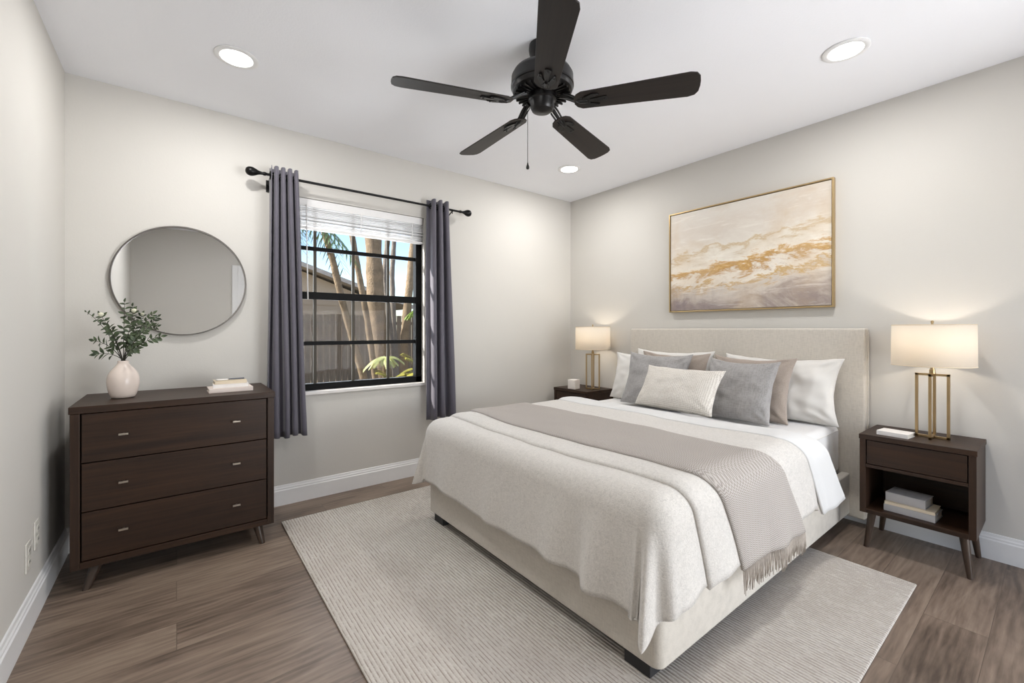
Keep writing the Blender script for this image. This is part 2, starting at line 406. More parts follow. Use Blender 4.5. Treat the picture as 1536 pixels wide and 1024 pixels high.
d = bpy.data.objects.new('fill_door', None); COL.objects.link(d); d.location = (PX0, YB, 0); struct(d)
w = PX1-PX0
b = MB(); b.box(0, w, -.1, 0, PZ1-.05, PZ1).box(0, .05, -.1, 0, 0, PZ1).box(w-.05, w, -.1, 0, 0, PZ1).box(w/2-.03, w/2+.03, -.1, 0, 0, PZ1).box(0, w, -.1, 0, 0, .04)
b.build('door_frame', 'blackframe', d)
MB().box(.05, w-.05, -.06, -.054, .04, PZ1-.05).build('glass_panel', 'glass', d)
# entry door
d = bpy.data.objects.new('door_1', None); COL.objects.link(d); d.location = (.70, YB, 0); struct(d)
b = MB(); b.box(-.07, 0, 0, .02, 0, 2.1).box(.561, .62, 0, .02, 0, 2.1).box(.0005, .5605, 0, .02, 2.0405, 2.1); b.build('door_casing', 'trim', d, bevel=.004)
MB().box(0, .56, 0, .012, .01, 2.04).build('door_leaf', 'trim', d, bevel=.003)
# baseboards
def baseboard(name, length, loc, rz, ext=0):
    prof = [(0, 0), (.016, 0), (.016, .098), (.012, .104), (.012, .112), (.008, .118), (.006, .130), (0, .132)]
    b = MB(); V = [[b.b.verts.new(Vector((xx, y, z))) for y, z in prof] for xx in (0, length)]
    for i in range(len(prof)-1): b.b.faces.new((V[0][i], V[1][i], V[1][i+1], V[0][i+1]))
    b.b.faces.new(V[0]); b.b.faces.new(V[1])
    o = b.build(name, 'trim'); o.location = loc; o.rotation_euler = (0, 0, rz); return struct(o)
baseboard('baseboard_left', YW-YB, (XL, YW, 0), -PI/2)
baseboard('baseboard_back', XR-XL, (XR, YW, 0), PI)
baseboard('baseboard_right', YW-YB, (XR, YB, 0), PI/2)
baseboard('baseboard_front', .63+.463, (XL, YB, 0), 0)

# ------------------------------------------------------------------ window
wy = YW+.052       # inner face of the sashes
win = bpy.data.objects.new('window_1', None); COL.objects.link(win); win.location = (WX0, YW, WZ0); struct(win)
W_, H_ = WX1-WX0, WZ1-WZ0
def wz(z): return z-WZ0
def wx(x): return x-WX0
b = MB(); b.box(0, .052, .045, .10, 0, H_).box(W_-.052, W_, .045, .10, 0, H_).box(0, W_, .045, .10, H_-.05, H_).box(0, W_, .045, .10, 0, .048)
b.build('outer_frame', 'blackframe', win, bevel=.002)
b = MB(); b.box(.05, W_-.05, .048, .078, wz(1.388), wz(1.440)); b.build('meeting_rail', 'blackframe', win, bevel=.002)
for z in (1.748, 1.076):
    MB().box(.05, W_-.05, .058, .074, wz(z)-.014, wz(z)+.014).build('horizontal_muntin', 'blackframe', win)
for z0, z1 in ((.79, 1.388), (1.44, 2.04)):
    for x in (.779, 1.048, 1.319):
        MB().box(wx(x)-.010, wx(x)+.010, .060, .074, wz(z0), wz(z1)).build('vertical_muntin', 'muntin', win)
MB().box(.05, W_-.05, .080, .084, wz(1.44), wz(2.04)).build('upper_pane', 'glass', win)
MB().box(.05, W_-.05, .078, .082, wz(.785), wz(1.388)).build('lower_pane', 'glass', win)
MB().box(.05, W_-.05, .094, .0945, wz(.785), wz(1.388)).build('insect_screen', 'screen', win)
o = MB().box(WX0, WX1, YW-.022, YW+.05, WZ0-.022, WZ0+.002).build('trim_1', 'marble', bevel=.004); struct(o)   # marble stool
# blind
bl = thing('window_blind', 'white slatted blind drawn up to the top of the window', 'blind', (WX0+.01, YW+.02, WZ1-.002))
L_ = W_-.02
MB().box(0, L_, -.012, .022, -.055, 0).build('headrail', 'blind', bl, bevel=.003)
for k in range(11):
    z = -.066-k*.0115
    r_ = Matrix.Translation((0, .004+.003*random.uniform(-1, 1), z)) @ Matrix.Rotation(math.radians(random.uniform(-7, 7)), 4, 'X')
    MB().box(0, L_, -.020, .020, -.0016, .0016, r_).build('slat', 'blind', bl)
MB().box(0, L_, -.020, .021, -.212, -.194).build('bottom_rail', 'blind', bl, bevel=.003)
for x in (.16, .57, .98):
    MB().tube([(x, -.0225, -.05), (x, -.0225, -.20)], .0022, 6).build('ladder_cord', 'blind', bl)
MB().tube([(wx(.697), -.03, -.045), (wx(.700), -.034, -.40), (wx(.705), -.036, -.70)], [.0035, .004, .0045], 8).build('tilt_wand', 'blind', bl, smooth=True)

# ------------------------------------------------------------------ curtain rod and curtains
RY, RZ = YW-.10, 2.163
rod = thing('curtain_rod', 'black curtain rod with ball finials above the window', 'curtain rod', (.40, RY, RZ))
MB().tube([(.03, 0, 0), (1.50, 0, 0)], .0085, 14).build('pole', 'black', rod, smooth='auto')
for sx, x0 in ((-1, .05), (1, 1.475)):
    prof = [(.0001, 0), (.011, 0), (.012, .012), (.009, .02), (.010, .03), (.014, .045), (.022, .06), (.027, .073), (.0285, .085), (.026, .098), (.019, .108), (.009, .113), (.0001, .114)]
    m = Matrix.Translation((x0, 0, 0)) @ Matrix.Rotation(sx*PI/2, 4, 'Y')
    # flip so that the ball is outboard
    m2 = Matrix.Translation((x0, 0, 0)) @ (Matrix.Rotation(PI/2, 4, 'Y') if sx > 0 else Matrix.Rotation(-PI/2, 4, 'Y'))
    MB().lathe(prof, 20, mtx=m2).build('finial', 'black', rod, smooth=True)
for x in (.075, 1.405):
    b = MB(); b.tube([(x, .004, -.012), (x, .03, -.02), (x, .085, -.045)], .005, 8); b.box(x-.012, x+.012, .092, .0995, -.085, -.01)
    b.tube([(x, -.011, .0), (x, -.009, -.010), (x, 0, -.013), (x, .010, -.009)], .004, 8)
    b.tube([(x, 0, -.012), (x, 0, -.030)], .004, 8)
    b.build('bracket', 'black', rod)

def curtain(label, xt0, xt1, xb0, xb1, z0, zt, n, ph, seed):
    root = thing('curtain', label, 'curtain', (xt0, RY, z0), group=None)
    nu, nv = n*18, 40
    def f(u, v):
        z = v*(zt-z0); s = (1-v)
        xa = xt0+(xb0-xt0)*s; xb = xt1+(xb1-xt1)*s
        w_ = 2*PI*n*u+ph
        amp = .038*(1-.12*s) * (1+.12*math.sin(3*u*PI+seed+2*s))
        x = xa+(xb-xa)*u + .007*math.sin(2*w_)+ .006*s*math.sin(seed+7*u+4*s)
        y = -math.cos(w_)*amp + .010*s*math.sin(5*u+seed+1.5*v*3)
        zz = z + (.012*abs(math.cos(w_)) if v == 1 else 0)
        if v == 0: zz += .006*math.sin(9*u+seed)
        return (x-xt0, y, zz)
    MB().grid(nu, nv, f).build('panel', 'curtain', root, smooth=True, solid=.003, off=0)
    for k in range(2*n):                   # grommets where the cloth crosses the rod
        w_ = PI/2+k*PI; u = (w_-ph)/(2*PI*n)
        if not 0.0 <= u <= 1: continue
        p = Vector(f(u, (RZ-z0)/(zt-z0))); p.z = RZ-z0; p.y = 0
        ang = .9 if k % 2 == 0 else -.9
        pts = []
        for q in range(18):
            a = 2*PI*q/18; dx, dy = math.sin(a)*.021*.35, math.sin(a)*.021*.9*(1 if k % 2 == 0 else -1)
            pts.append((p.x+dx, dy, p.z+math.cos(a)*.021))
        MB().tube(pts, .0042, 6, closed=True).build('grommet', 'black', root, smooth=True)
    return root
curtain('slate grey curtain left of the window, hanging beside the dresser', .470, .625, .452, .682, .475, 2.205, 4, .5, 1.3)
curtain('slate grey curtain right of the window, lit by sun along one edge', 1.592, 1.765, 1.580, 1.842, .455, 2.205, 3, 2.6, 4.1)

# ------------------------------------------------------------------ mirror
mr = thing('round_mirror', 'round wall mirror with thin pewter rim above the dresser', 'mirror', (.029, YW, 1.46))
R_ = .318
mx = Matrix.Rotation(PI/2, 4, 'X')
MB().lathe([(.0001, .014), (R_-.004, .014), (R_-.004, .006), (.0001, .006)], 96, mtx=mx).build('mirror_glass', 'mirror', mr)
MB().lathe([(R_-.004, .001), (R_+.004, .001), (R_+.004, .024), (R_-.004, .024), (R_-.004, .001)], 96, mtx=mx).build('frame', 'mirror_frame', mr, smooth='auto')

# ------------------------------------------------------------------ painting
pt = thing('framed_painting', 'wide gold framed abstract painting above the headboard', 'painting', (XR, .899, 1.316))
w, h = 1.15, .818
b = MB(); e = .010
b.box(-.036, -.001, 0, e, 0, h).box(-.036, -.001, w-e, w, 0, h).box(-.036, -.001, e, w-e, 0, e).box(-.036, -.001, e, w-e, h-e, h)
b.build('frame', 'gold', pt, bevel=.0015)
MB().box(-.028, -.004, e+.004, w-e-.004, e+.004, h-e-.004).build('canvas', 'canvas', pt)

# ------------------------------------------------------------------ ceiling fan
FX, FY = 1.372, 1.53
fan = thing('ceiling_fan', 'dark bronze five-blade ceiling fan with pull chain', 'ceiling fan', (FX, FY, ZC))
def fz(z): return z-ZC
MB().lathe([(.0001, -.001), (.062, -.001), (.064, -.02), (.060, -.045), (.042, -.065), (.030, -.075), (.030, fz(2.40)), (.0001, fz(2.40))], 40).build('canopy', 'fan', fan, smooth='auto')
MB().lathe([(.0001, fz(2.415)), (.06, fz(2.415)), (.105, fz(2.408)), (.135, fz(2.392)), (.146, fz(2.372)), (.147, fz(2.335)), (.149, fz(2.332)), (.149, fz(2.322)), (.145, fz(2.319)), (.145, fz(2.313)),
            (.140, fz(2.300)), (.120, fz(2.290)), (.0001, fz(2.288))], 64).build('motor_housing', 'fan', fan, smooth='auto')
b = MB()
for k in range(30):
    a = 2*PI*k/30; m = Matrix.Rotation(a, 4, 'Z') @ Matrix.Translation((0, 0, fz(2.287))) @ Matrix.Rotation(.0, 4, 'Y')
    b.box(.07, .132, -.0035, .0035, -.004, .004, m)
b.build('vent_ribs', 'fan', fan)
MB().lathe([(.0001, fz(2.288)), (.066, fz(2.288)), (.066, fz(2.262)), (.058, fz(2.258)), (.056, fz(2.252)), (.056, fz(2.226)), (.051, fz(2.218)), (.049, fz(2.213)), (.036, fz(2.207)), (.0001, fz(2.204))], 40).build('switch_housing', 'fan', fan, smooth='auto')
def blade_outline():
    P = []; x0, x1, w0, w1 = .152, .694, .054, .070
    P += [(x0, -w0*.35), (x0+.012, -w0*.72), (x0+.035, -w0*.97)]
    P += [(x1-.045, -w1), (x1-.018, -w1*.90), (x1-.004, -w1*.62), (x1, -w1*.2)]
    return P + [(x, -y) for x, y in reversed(P)]
A0 = math.radians(-55.0)
for k in range(5):
    a = A0+k*2*PI/5
    m = Matrix.Rotation(a, 4, 'Z') @ Matrix.Translation((0, 0, fz(2.236))) @ Matrix.Rotation(math.radians(.6), 4, 'Y') @ Matrix.Rotation(math.radians(-13), 4, 'X')
    o = MB().prism(blade_outline(), -.003, .003).build('blade', 'fanblade', fan, bevel=.0015)
    o.matrix_local = m
    b = MB()
    # iron: bent arm plus forked spade plate under the blade
    b.prism([(.19, -.012), (.20, -.026), (.235, -.040), (.262, -.036), (.268, -.028), (.25, -.022), (.225, -.014), (.225, .014), (.25, .022), (.268, .028), (.262, .036), (.235, .040), (.20, .026), (.19, .012)], -.010, -.0035)
    b.prism([(.20, -.008), (.30, -.014), (.305, 0), (.30, .014), (.20, .008)], -.009, -.0035)
    b.tube([(.215, 0, -.008), (.18, 0, -.006), (.15, 0, .012), (.12, 0, .030), (.085, 0, .042)], [.009, .009, .009, .010, .012], 8)
    b.tube([(.205, -.010, -.008), (.17, -.016, .0), (.13, -.018, .024), (.10, -.016, .040)], [.005, .005, .005, .006], 6)
    b.tube([(.205, .010, -.008), (.17, .016, .0), (.13, .018, .024), (.10, .016, .040)], [.005, .005, .005, .006], 6)
    for q in ((.25, -.030), (.25, .030), (.29, 0)): b.lathe([(.0001, -.0135), (.004, -.0125), (.005, -.010), (.005, -.008)], 10, (q[0], q[1], 0))
    ir = b.build('blade_iron', 'fan', o, bevel=.001, smooth=False)
rx, ry = .7894*-.066, -.6138*-.066
b = MB(); b.tube([(rx*.8, ry*.8, fz(2.235)), (rx*1.02, ry*1.02, fz(2.232)), (rx*1.05, ry*1.05, fz(2.21)), (rx*1.05, ry*1.05, fz(1.965))], .0013, 6).build('pull_chain', 'fan', fan)
MB().lathe([(.0001, .024), (.002, .022), (.004, .012), (.0075, .002), (.008, -.004), (.006, -.009), (.0001, -.011)], 14, (rx*1.05, ry*1.05, fz(1.945))).build('chain_pull', 'fan', fan, smooth=True)

# ------------------------------------------------------------------ recessed lights
def downlight(x, y, label):
    t_ = thing('recessed_light', label, 'ceiling light', (x, y, ZC), group='recessed ceiling lights')
    MB().lathe([(.070, -.0005), (.094, -.0005), (.095, -.004), (.088, -.0075), (.074, -.0085), (.070, -.006), (.070, -.0005)], 56).build('trim_ring', 'trim', t_, smooth='auto')
    MB().lathe([(.0001, -.0065), (.070, -.0065), (.070, -.001), (.0001, -.001)], 48).build('diffuser', 'led', t_)
    l = light('downlight_lamp', 'AREA', (0, 0, -.012), LAMP_W, (1, .985, .97), shape='DISK', size=.13)
    l.parent = t_
LAMP_W = 9.5
downlight(.235, 2.527, 'lit recessed ceiling light above the dresser, left of the fan')
downlight(2.552, .655, 'lit recessed ceiling light at the right, above the near nightstand side')
downlight(2.603, 2.564, 'lit recessed ceiling light in the far corner, smallest of the three')
downlight(.24, .66, 'lit recessed ceiling light over the camera, out of the picture')

# ------------------------------------------------------------------ outlets on left wall
def outlet(y, z, label):
    t_ = thing('wall_outlet', label, 'outlet', (XL, y, z), group='outlets low on the left wall')
    MB().box(0, .006, -.035, .035, -.057, .057).build('cover_plate', 'outlet', t_, bevel=.003)
    for s in (-1, 1):
        r = MB().box(.006, .0085, -.016, .016, s*.022-.014, s*.022+.014).build('socket', 'outlet', t_, bevel=.003)
        b = MB(); b.box(.0085, .009, -.008, -.005, s*.022-.004, s*.022+.006).box(.0085, .009, .005, .008, s*.022-.004, s*.022+.006)
        b.build('slot', 'blackframe', r)
outlet(2.50, .285, 'ivory wall outlet low on the left wall, nearer to the camera')
outlet(2.63, .325, 'ivory wall outlet low on the left wall, nearer to the dresser')

# ------------------------------------------------------------------ rug
rz_ = .012
rug = thing('area_rug', 'large cream ribbed wool rug under the bed', 'rug', (.50, .42, 0))
def rugf(u, v): return (2.17*u, 2.50*v, rz_)
b = MB(); b.box(0, 2.17, 0, 2.50, .001, rz_); b.build('rug_pile', 'rug', rug, bevel=.005)

# ------------------------------------------------------------------ furniture legs
def taper_leg(parent, top, foot, r0, r1, mat='legwood'):
    top, foot = Vector(top), Vector(foot); pts = [top.lerp(foot, k/5) for k in range(6)]
    b = MB(); n = 16; rings = []
    for i, p in enumerate(pts):
        r = r0+(r1-r0)*i/5
        rings.append([b.b.verts.new(p+Vector((math.cos(2*PI*k/n)*r, math.sin(2*PI*k/n)*r, 0))) for k in range(n)])
    for A, B in zip(rings, rings[1:]):
        for k in range(n): b.b.faces.new((A[k], A[(k+1) % n], B[(k+1) % n], B[k]))
    b.b.faces.new(rings[0]); b.b.faces.new(rings[-1])
    return b.build('leg', mat, parent, smooth='auto')

# ------------------------------------------------------------------ dresser
dw, dd, z0, z1 = .80, .498, .102, .83
dr = thing('dresser', 'dark espresso three-drawer dresser below the round mirror', 'dresser', (-.373, 2.70, 0))
b = MB(); b.box(-.004, dw+.004, -.006, dd, z1-.032, z1); b.build('top', 'walnut_x', dr, bevel=.002)
for xx in (0, dw-.032): MB().box(xx, xx+.032, 0, dd, z0, z1-.0325).build('side_panel', 'walnut_z', dr, bevel=.0015)
b = MB(); b.box(.0325, dw-.0325, 0, dd, z0, z0+.030); b.build('bottom_rail', 'walnut_x', dr, bevel=.0015)
MB().box(.0325, dw-.0325, .03, dd-.002, z0+.0305, z1-.033).build('carcass', 'inside', dr)
dz = [(.1365, .3505), (.3555, .5705), (.5755, .7945)]
for a, c in dz:
    f_ = MB().box(.037, dw-.037, .004, .028, a, c).build('drawer', 'walnut_x', dr, bevel=.0015)
    for kx in (.178, .623):
        hz = (a+c)/2+.004
        b = MB(); b.box(kx-.017, kx+.017, -.018, -.009, hz-.0045, hz+.0045); b.box(kx-.004, kx+.004, -.009, .004, hz-.003, hz+.003)
        b.build('handle', 'nickel', f_, bevel=.001)
for sx, sy in ((0, 0), (1, 0), (0, 1), (1, 1)):
    tx = .085 if sx == 0 else dw-.075; ty = .05 if sy == 0 else dd-.06
    taper_leg(dr, (tx, ty, z0), (tx-(.035 if sx == 0 else -.02), ty-(.03 if sy == 0 else -.02), 0), .025, .0145)

# vase and greenery
VX, VY = -.213, 2.93
vs = MB()
vs.lathe([(.0001, 0), (.040, 0), (.048, .004), (.057, .03), (.0635, .065), (.0645, .09), (.060, .118), (.047, .142), (.033, .157), (.0245, .168), (.0215, .178), (.0225, .187),
          (.0195, .187), (.019, .178), (.028, .160), (.042, .140), (.054, .115), (.057, .08), (.05, .03), (.03, .008), (.0001, .008)], 56)
vase = vs.build('vase', 'ceramic', smooth=True, sub=1); vase.location = (VX, VY, z1)
tag(vase, 'glossy cream round-bodied vase standing on the dresser', 'vase')
gr = thing('greenery_bouquet', 'dark green leafy branches with cream buds standing in the vase', 'branches', (VX, VY, z1+.008))
CR = Vector((.7894, -.6138, 0)); CF = Vector((.6139, .7895, 0))
def leaf(b, p, d, L, W, up):
    d = d.normalized(); s = d.cross(up).normalized(); n = s.cross(d).normalized()
    prof = [(0, .02), (.15, .55), (.38, 1), (.62, .85), (.85, .4), (1, .0)]
    rows = []
    for tt, ww in prof:
        c = p + d*L*tt - n*L*.18*tt*tt
        if ww < .01: rows.append([b.b.verts.new(c)])
        else: rows.append([b.b.verts.new(c - s*W*ww + n*W*.25*ww), b.b.verts.new(c), b.b.verts.new(c + s*W*ww + n*W*.25*ww)])
    for A, B in zip(rows, rows[1:]):
        if len(B) == 1:
            b.b.faces.new((A[0], A[1], B[0])); b.b.faces.new((A[1], A[2], B[0]))
        else:
            b.b.faces.new((A[0], A[1], B[1], B[0])); b.b.faces.new((A[1], A[2], B[2], B[1]))
def branch(rgt, dep, top, nl, L, seed, start=.35, bud=False):
    """rgt, dep: tip offset along camera right / depth; top: tip height over the vase base"""
    rnd = random.Random(seed)
    tip = CR*rgt + CF*dep + Vector((0, 0, top)); base = CR*(rgt*.05) + CF*(dep*.04) + Vector((0, 0, .02)); neck = CR*(rgt*.05)+CF*(dep*.05)+Vector((0, 0, .185))
    neck.x = max(-.009, min(.009, neck.x)); neck.y = max(-.009, min(.009, neck.y))
    def P(t):
        if t < .25: return base.lerp(neck, t/.25)
        q = (t-.25)/.75; mid = neck + (tip-neck)*.5 + Vector((0, 0, .2*abs(rgt)+.01)); mid.x = (neck.x*.6+tip.x*.4); mid.y = (neck.y*.6+tip.y*.4)
        return neck*(1-q)**2 + mid*2*q*(1-q) + tip*q*q
    pts = [P(k/16) for k in range(17)]
    st = MB().tube(pts, [.0024-.0014*k/16 for k in range(17)], 6).build('branch', 'stem', gr, smooth=True)
    b = MB()
    for k in range(nl):
        t0 = start + (1-start)*(k+.5)/nl; p = P(t0); d = (P(min(1, t0+.02))-P(t0-.02)).normalized()
        side = d.cross(CF); side.normalize()
        for s in (-1, 1):
            dd_ = (d*rnd.uniform(.35, .9) + side*s*rnd.uniform(.7, 1.1) + CF*rnd.uniform(-.6, .6))
            LL = L*rnd.uniform(.75, 1.15)*(1-.25*(t0-.5))
            up = (-CF*rnd.uniform(.5, 1.2) + Vector((rnd.uniform(-.5, .5), rnd.uniform(-.5, .5), rnd.uniform(.2, 1.0))))
            leaf(b, p, dd_, LL, LL*rnd.uniform(.20, .30), up)
    leaf(b, P(1), (P(1)-P(.96)), L*.8, L*.2, -CF)
    b.build('leaves', 'leaf', st, smooth=True)
    if bud:
        q = P(1)+Vector((0, 0, .006))
        bb = MB().lathe([(.0001, -.012), (.007, -.009), (.0115, -.002), (.011, .005), (.007, .009), (.0001, .011)], 14, tuple(q)); bb.build('bud', 'bud', st, smooth=True)
for a in ((-.205, .02, .425, 7, .024, 1, .45), (-.085, -.03, .405, 8, .036, 2, .40, True), (-.02, .03, .475, 9, .032, 3, .40), (.055, .0, .425, 9, .040, 4, .42, True),
          (.125, .03, .415, 9, .034, 5, .40), (.160, -.02, .355, 9, .036, 6, .40), (.150, .05, .300, 8, .036, 7, .42), (.115, -.05, .245, 6, .036, 8, .45),
          (-.115, -.03, .280, 6, .038, 9, .45), (-.075, -.06, .215, 4, .038, 10, .5), (.03, .05, .36, 8, .042, 11, .42), (-.04, -.03, .34, 8, .042, 12, .42)):
    branch(*a[:7], bud=len(a) > 7)

# books on the dresser
def book(label, cx_, cy_, z, lx, ly, hz, rz, cover, group, spine='-y', name='book'):
    t_ = thing(name, label, 'book', (cx_, cy_, z), rz, group)
    c = .0022; b = MB()
    b.box(-lx/2, lx/2, -ly/2, ly/2, 0, c).box(-lx/2, lx/2, -ly/2, ly/2, hz-c, hz)
    if spine == '-y': b.box(-lx/2, lx/2, -ly/2, -ly/2+c, c, hz-c); px0, px1, py0, py1 = -lx/2+.004, lx/2-.004, -ly/2+c+.0004, ly/2-.005
    else: b.box(-lx/2, -lx/2+c, -ly/2, ly/2, c, hz-c); px0, px1, py0, py1 = -lx/2+c+.0004, lx/2-.005, -ly/2+.004, ly/2-.004
    b.build('cover', cover, t_, bevel=.0008)
    MB().box(px0, px1, py0, py1, c+.0002, hz-c-.0002).build('pages', 'pages', t_)
    return t_
g = 'books stacked on the dresser'
book('pale blush hardcover at the bottom of the dresser stack', .238, 2.90, z1, .205, .15, .023, .02, 'paper_blush', g)
book('white hardcover with page edges showing, second from the bottom on the dresser', .240, 2.905, z1+.0232, .165, .125, .020, -.03, 'paper_white', g)
book('cream hardcover, topmost book of the dresser stack', .237, 2.905, z1+.0434, .150, .115, .017, .04, 'paper_cream', g)
sp = thing('folded_eyeglasses', 'white and slate folded eyeglasses lying on the dresser books', 'eyeglasses', (.237, 2.885, z1+.0606), .05)
b = MB(); b.lathe([(.0001, 0), (.012, .001), (.0155, .005), (.012, .009), (.0001, .010)], 18, mtx=Matrix.Translation((-.038, 0, 0)) @ Matrix.Diagonal((2.1, 1.1, .9, 1)))
b.build('case', 'paper_white', sp, smooth=True)
b = MB(); b.tube([(-.008, -.006, .0055), (.03, -.002, .0045), (.07, .012, .003)], .0026, 8); b.tube([(-.005, .010, .0055), (.035, -.004, .008), (.066, -.012, .009)], .0022, 8)
b.build('temple_arms', 'slate', sp, smooth=True)

# ------------------------------------------------------------------ bed
BX0, BX1, BY0, BY1 = 1.218, 3.188, .798, 2.400
bed = thing('upholstered_bed', 'queen bed frame upholstered in oatmeal linen with tall headboard', 'bed', (BX0, (BY0+BY1)/2, 0))
def B(x): return x-BX0
cy_ = (BY0+BY1)/2
def BYY(y): return y-cy_
hw_ = (BY1-BY0)/2; rr_ = .035; out_ = [(B(BX1), -hw_)]
for cx2, cy2, a0 in ((rr_, -hw_+rr_, 270), (rr_, hw_-rr_, 180)):
    out_ += [(cx2+rr_*math.cos(math.radians(a0-q*10)), cy2+rr_*math.sin(math.radians(a0-q*10))) for q in range(10)]
out_ += [(B(BX1), hw_), (B(BX1), hw_-.045), (.045, hw_-.045), (.045, -hw_+.045), (B(BX1), -hw_+.045)]
MB().prism(out_, .072, .315).build('upholstered_rail', 'linen', bed, bevel=.010, seg=4)
MB().box(B(3.1885), B(3.284), BYY(.725), BYY(2.385), .05, 1.182).build('headboard', 'linen', bed, bevel=.014, seg=4)
for yy in (.7242, 2.3858):
    MB().box(B(3.1885+.04), B(3.1885+.046), BYY(yy)-.002, BYY(yy)+.002, .07, 1.165).build('welt_seam', 'linen', bed)
MB().box(.046, B(BX1-.002), BYY(BY0+.046), BYY(BY1-.046), .20, .298).build('bed_base', 'bedleg', bed)
for x0, y0, zf in ((1.242, .850, rz_), (1.242, 2.262, rz_), (3.00, .850, 0), (3.00, 2.262, 0)):
    MB().box(B(x0), B(x0+.112), BYY(y0), BYY(y0+.105), zf+.0005, .0715 if zf else .0715).build('leg', 'bedleg', bed, bevel=.002)
mt = thing('mattress', 'white mattress in the bed frame, its side showing near the headboard', 'mattress', (1.268, cy_, .299))
mxl, myw, mh = 3.186-1.268, .755, .301
mo = MB().box(0, mxl, -myw, myw, 0, mh).build('mattress_body', 'mattress', mt, bevel=.045, seg=6)
b = MB()
for zz in (.035, mh-.035):
    r = .05; pts = []
    for cx2, cy2, a0 in ((mxl-r, myw-r, 0), (r, myw-r, 90), (r, -myw+r, 180), (mxl-r, -myw+r, 270)):
        for q in range(6):
            a = math.radians(a0+q*18); pts.append((cx2+(r-.004)*math.cos(a), cy2+(r-.004)*math.sin(a), zz))
    b.tube(pts, .0045, 6, closed=True)
b.build('piping', 'white_pillow', mo, smooth=True)

# draped cloth ------------------------------------------------------
XC, YC0, YC1, RHO = 1.272, .862, 2.338, .092
ZT = .632
def wave(s): return (.55*math.sin(s*9.0+.6)+.45*math.sin(s*17.3+2.1)+.3*math.sin(s*29+.3))
def drape(px, py, hgt=0.0, damp=1.0, corner=True):
    dx = max(0, XC-px) if corner else 0
    dy, sg = (YC0-py, -1) if py < YC0 else ((py-YC1, 1) if py > YC1 else (0, 0))
    d_ = math.hypot(dx, dy); cxp = max(px, XC) if corner else px; cyp = min(max(py, YC0), YC1)
    rho = RHO+hgt
    und = .007*noise.noise(Vector((px*3.1, py*2.2, .4))) + .0032*noise.noise(Vector((px*9, py*6, 2.2)))
    # soft crown: bedding puffs slightly in the middle, softens towards the edge
    e_ = min(1, max(0, (px-2.40)/.16)); und -= .024*e_*e_*(3-2*e_)
    if d_ < 1e-9:
        return Vector((cxp, cyp, ZT+hgt+und*1.6))
    ta = math.atan2(dy, dx); ta -= .32*math.sin(2*ta) if (dx > 0 and dy > 0) else 0
    ux, uy = -math.cos(ta), sg*math.sin(ta)
    if dx == 0: ux = 0
    if dy == 0: uy = 0
    q = rho*PI/2
    if d_ < q: a = d_/rho; out = rho*math.sin(a); drop = rho*(1-math.cos(a)); k = 0
    else: out = rho; drop = rho+(d_-q); k = d_-q
    th = math.atan2(dy, dx) if dx > 0 and dy > 0 else (PI/2 if dx == 0 else 0)
    if sg <= 0: s = (px if dx == 0 else XC-.45*(PI/2-th)*.8) if dy > 0 else 10+py
    else: s = 20+px if dx == 0 else 20+XC-.4*(PI/2-th)
    isc = 1 if (dx > 0 and dy > 0) else 0
    ridge = 0
    if corner and dx > 0:
        yy_ = py-YC0 if sg <= 0 else 9
        ridge = .055*math.exp(-((yy_-.17)/.055)**2)+.035*math.exp(-((yy_-.36)/.07)**2)-.012*math.exp(-((yy_-.06)/.06)**2)
    # continuous wave coordinate round the corner
    if sg <= 0:
        s = (px-XC) if dx == 0 else (-(PI/2-th)*.42 if dy > 0 else -(PI/2)*.42-(py-YC0))
    else:
        s = 5+((px-XC) if dx == 0 else -(PI/2-th)*.42)
        if dy == 0: s = 5-.66
    am = .046*min(1, k/.42)**1.2*damp
    extra = wave(s)*am*.55 + ridge*min(1, k/.3)**1.1
    if isc:
        c = math.sin(2*th); extra += k*(.03*c + .13*c*math.exp(-((th-.95)/.26)**2)) + k*.12*math.sin(th*10+.4)*c
    o = out+max(extra, -.004)+.02*min(1, k/.3)*damp
    # slumped sides: gather between sharp folds
    return Vector((cxp+ux*o, cyp+uy*o, ZT+hgt-drop+und))
def arc(drop, h=0): return drop - (RHO+h) + (RHO+h)*PI/2

def cloth_obj(name, mat, fn, nu, nv, th, parent=None):
    return MB().grid(nu, nv, fn).build(name, mat, parent, smooth=True, solid=th, off=-1)

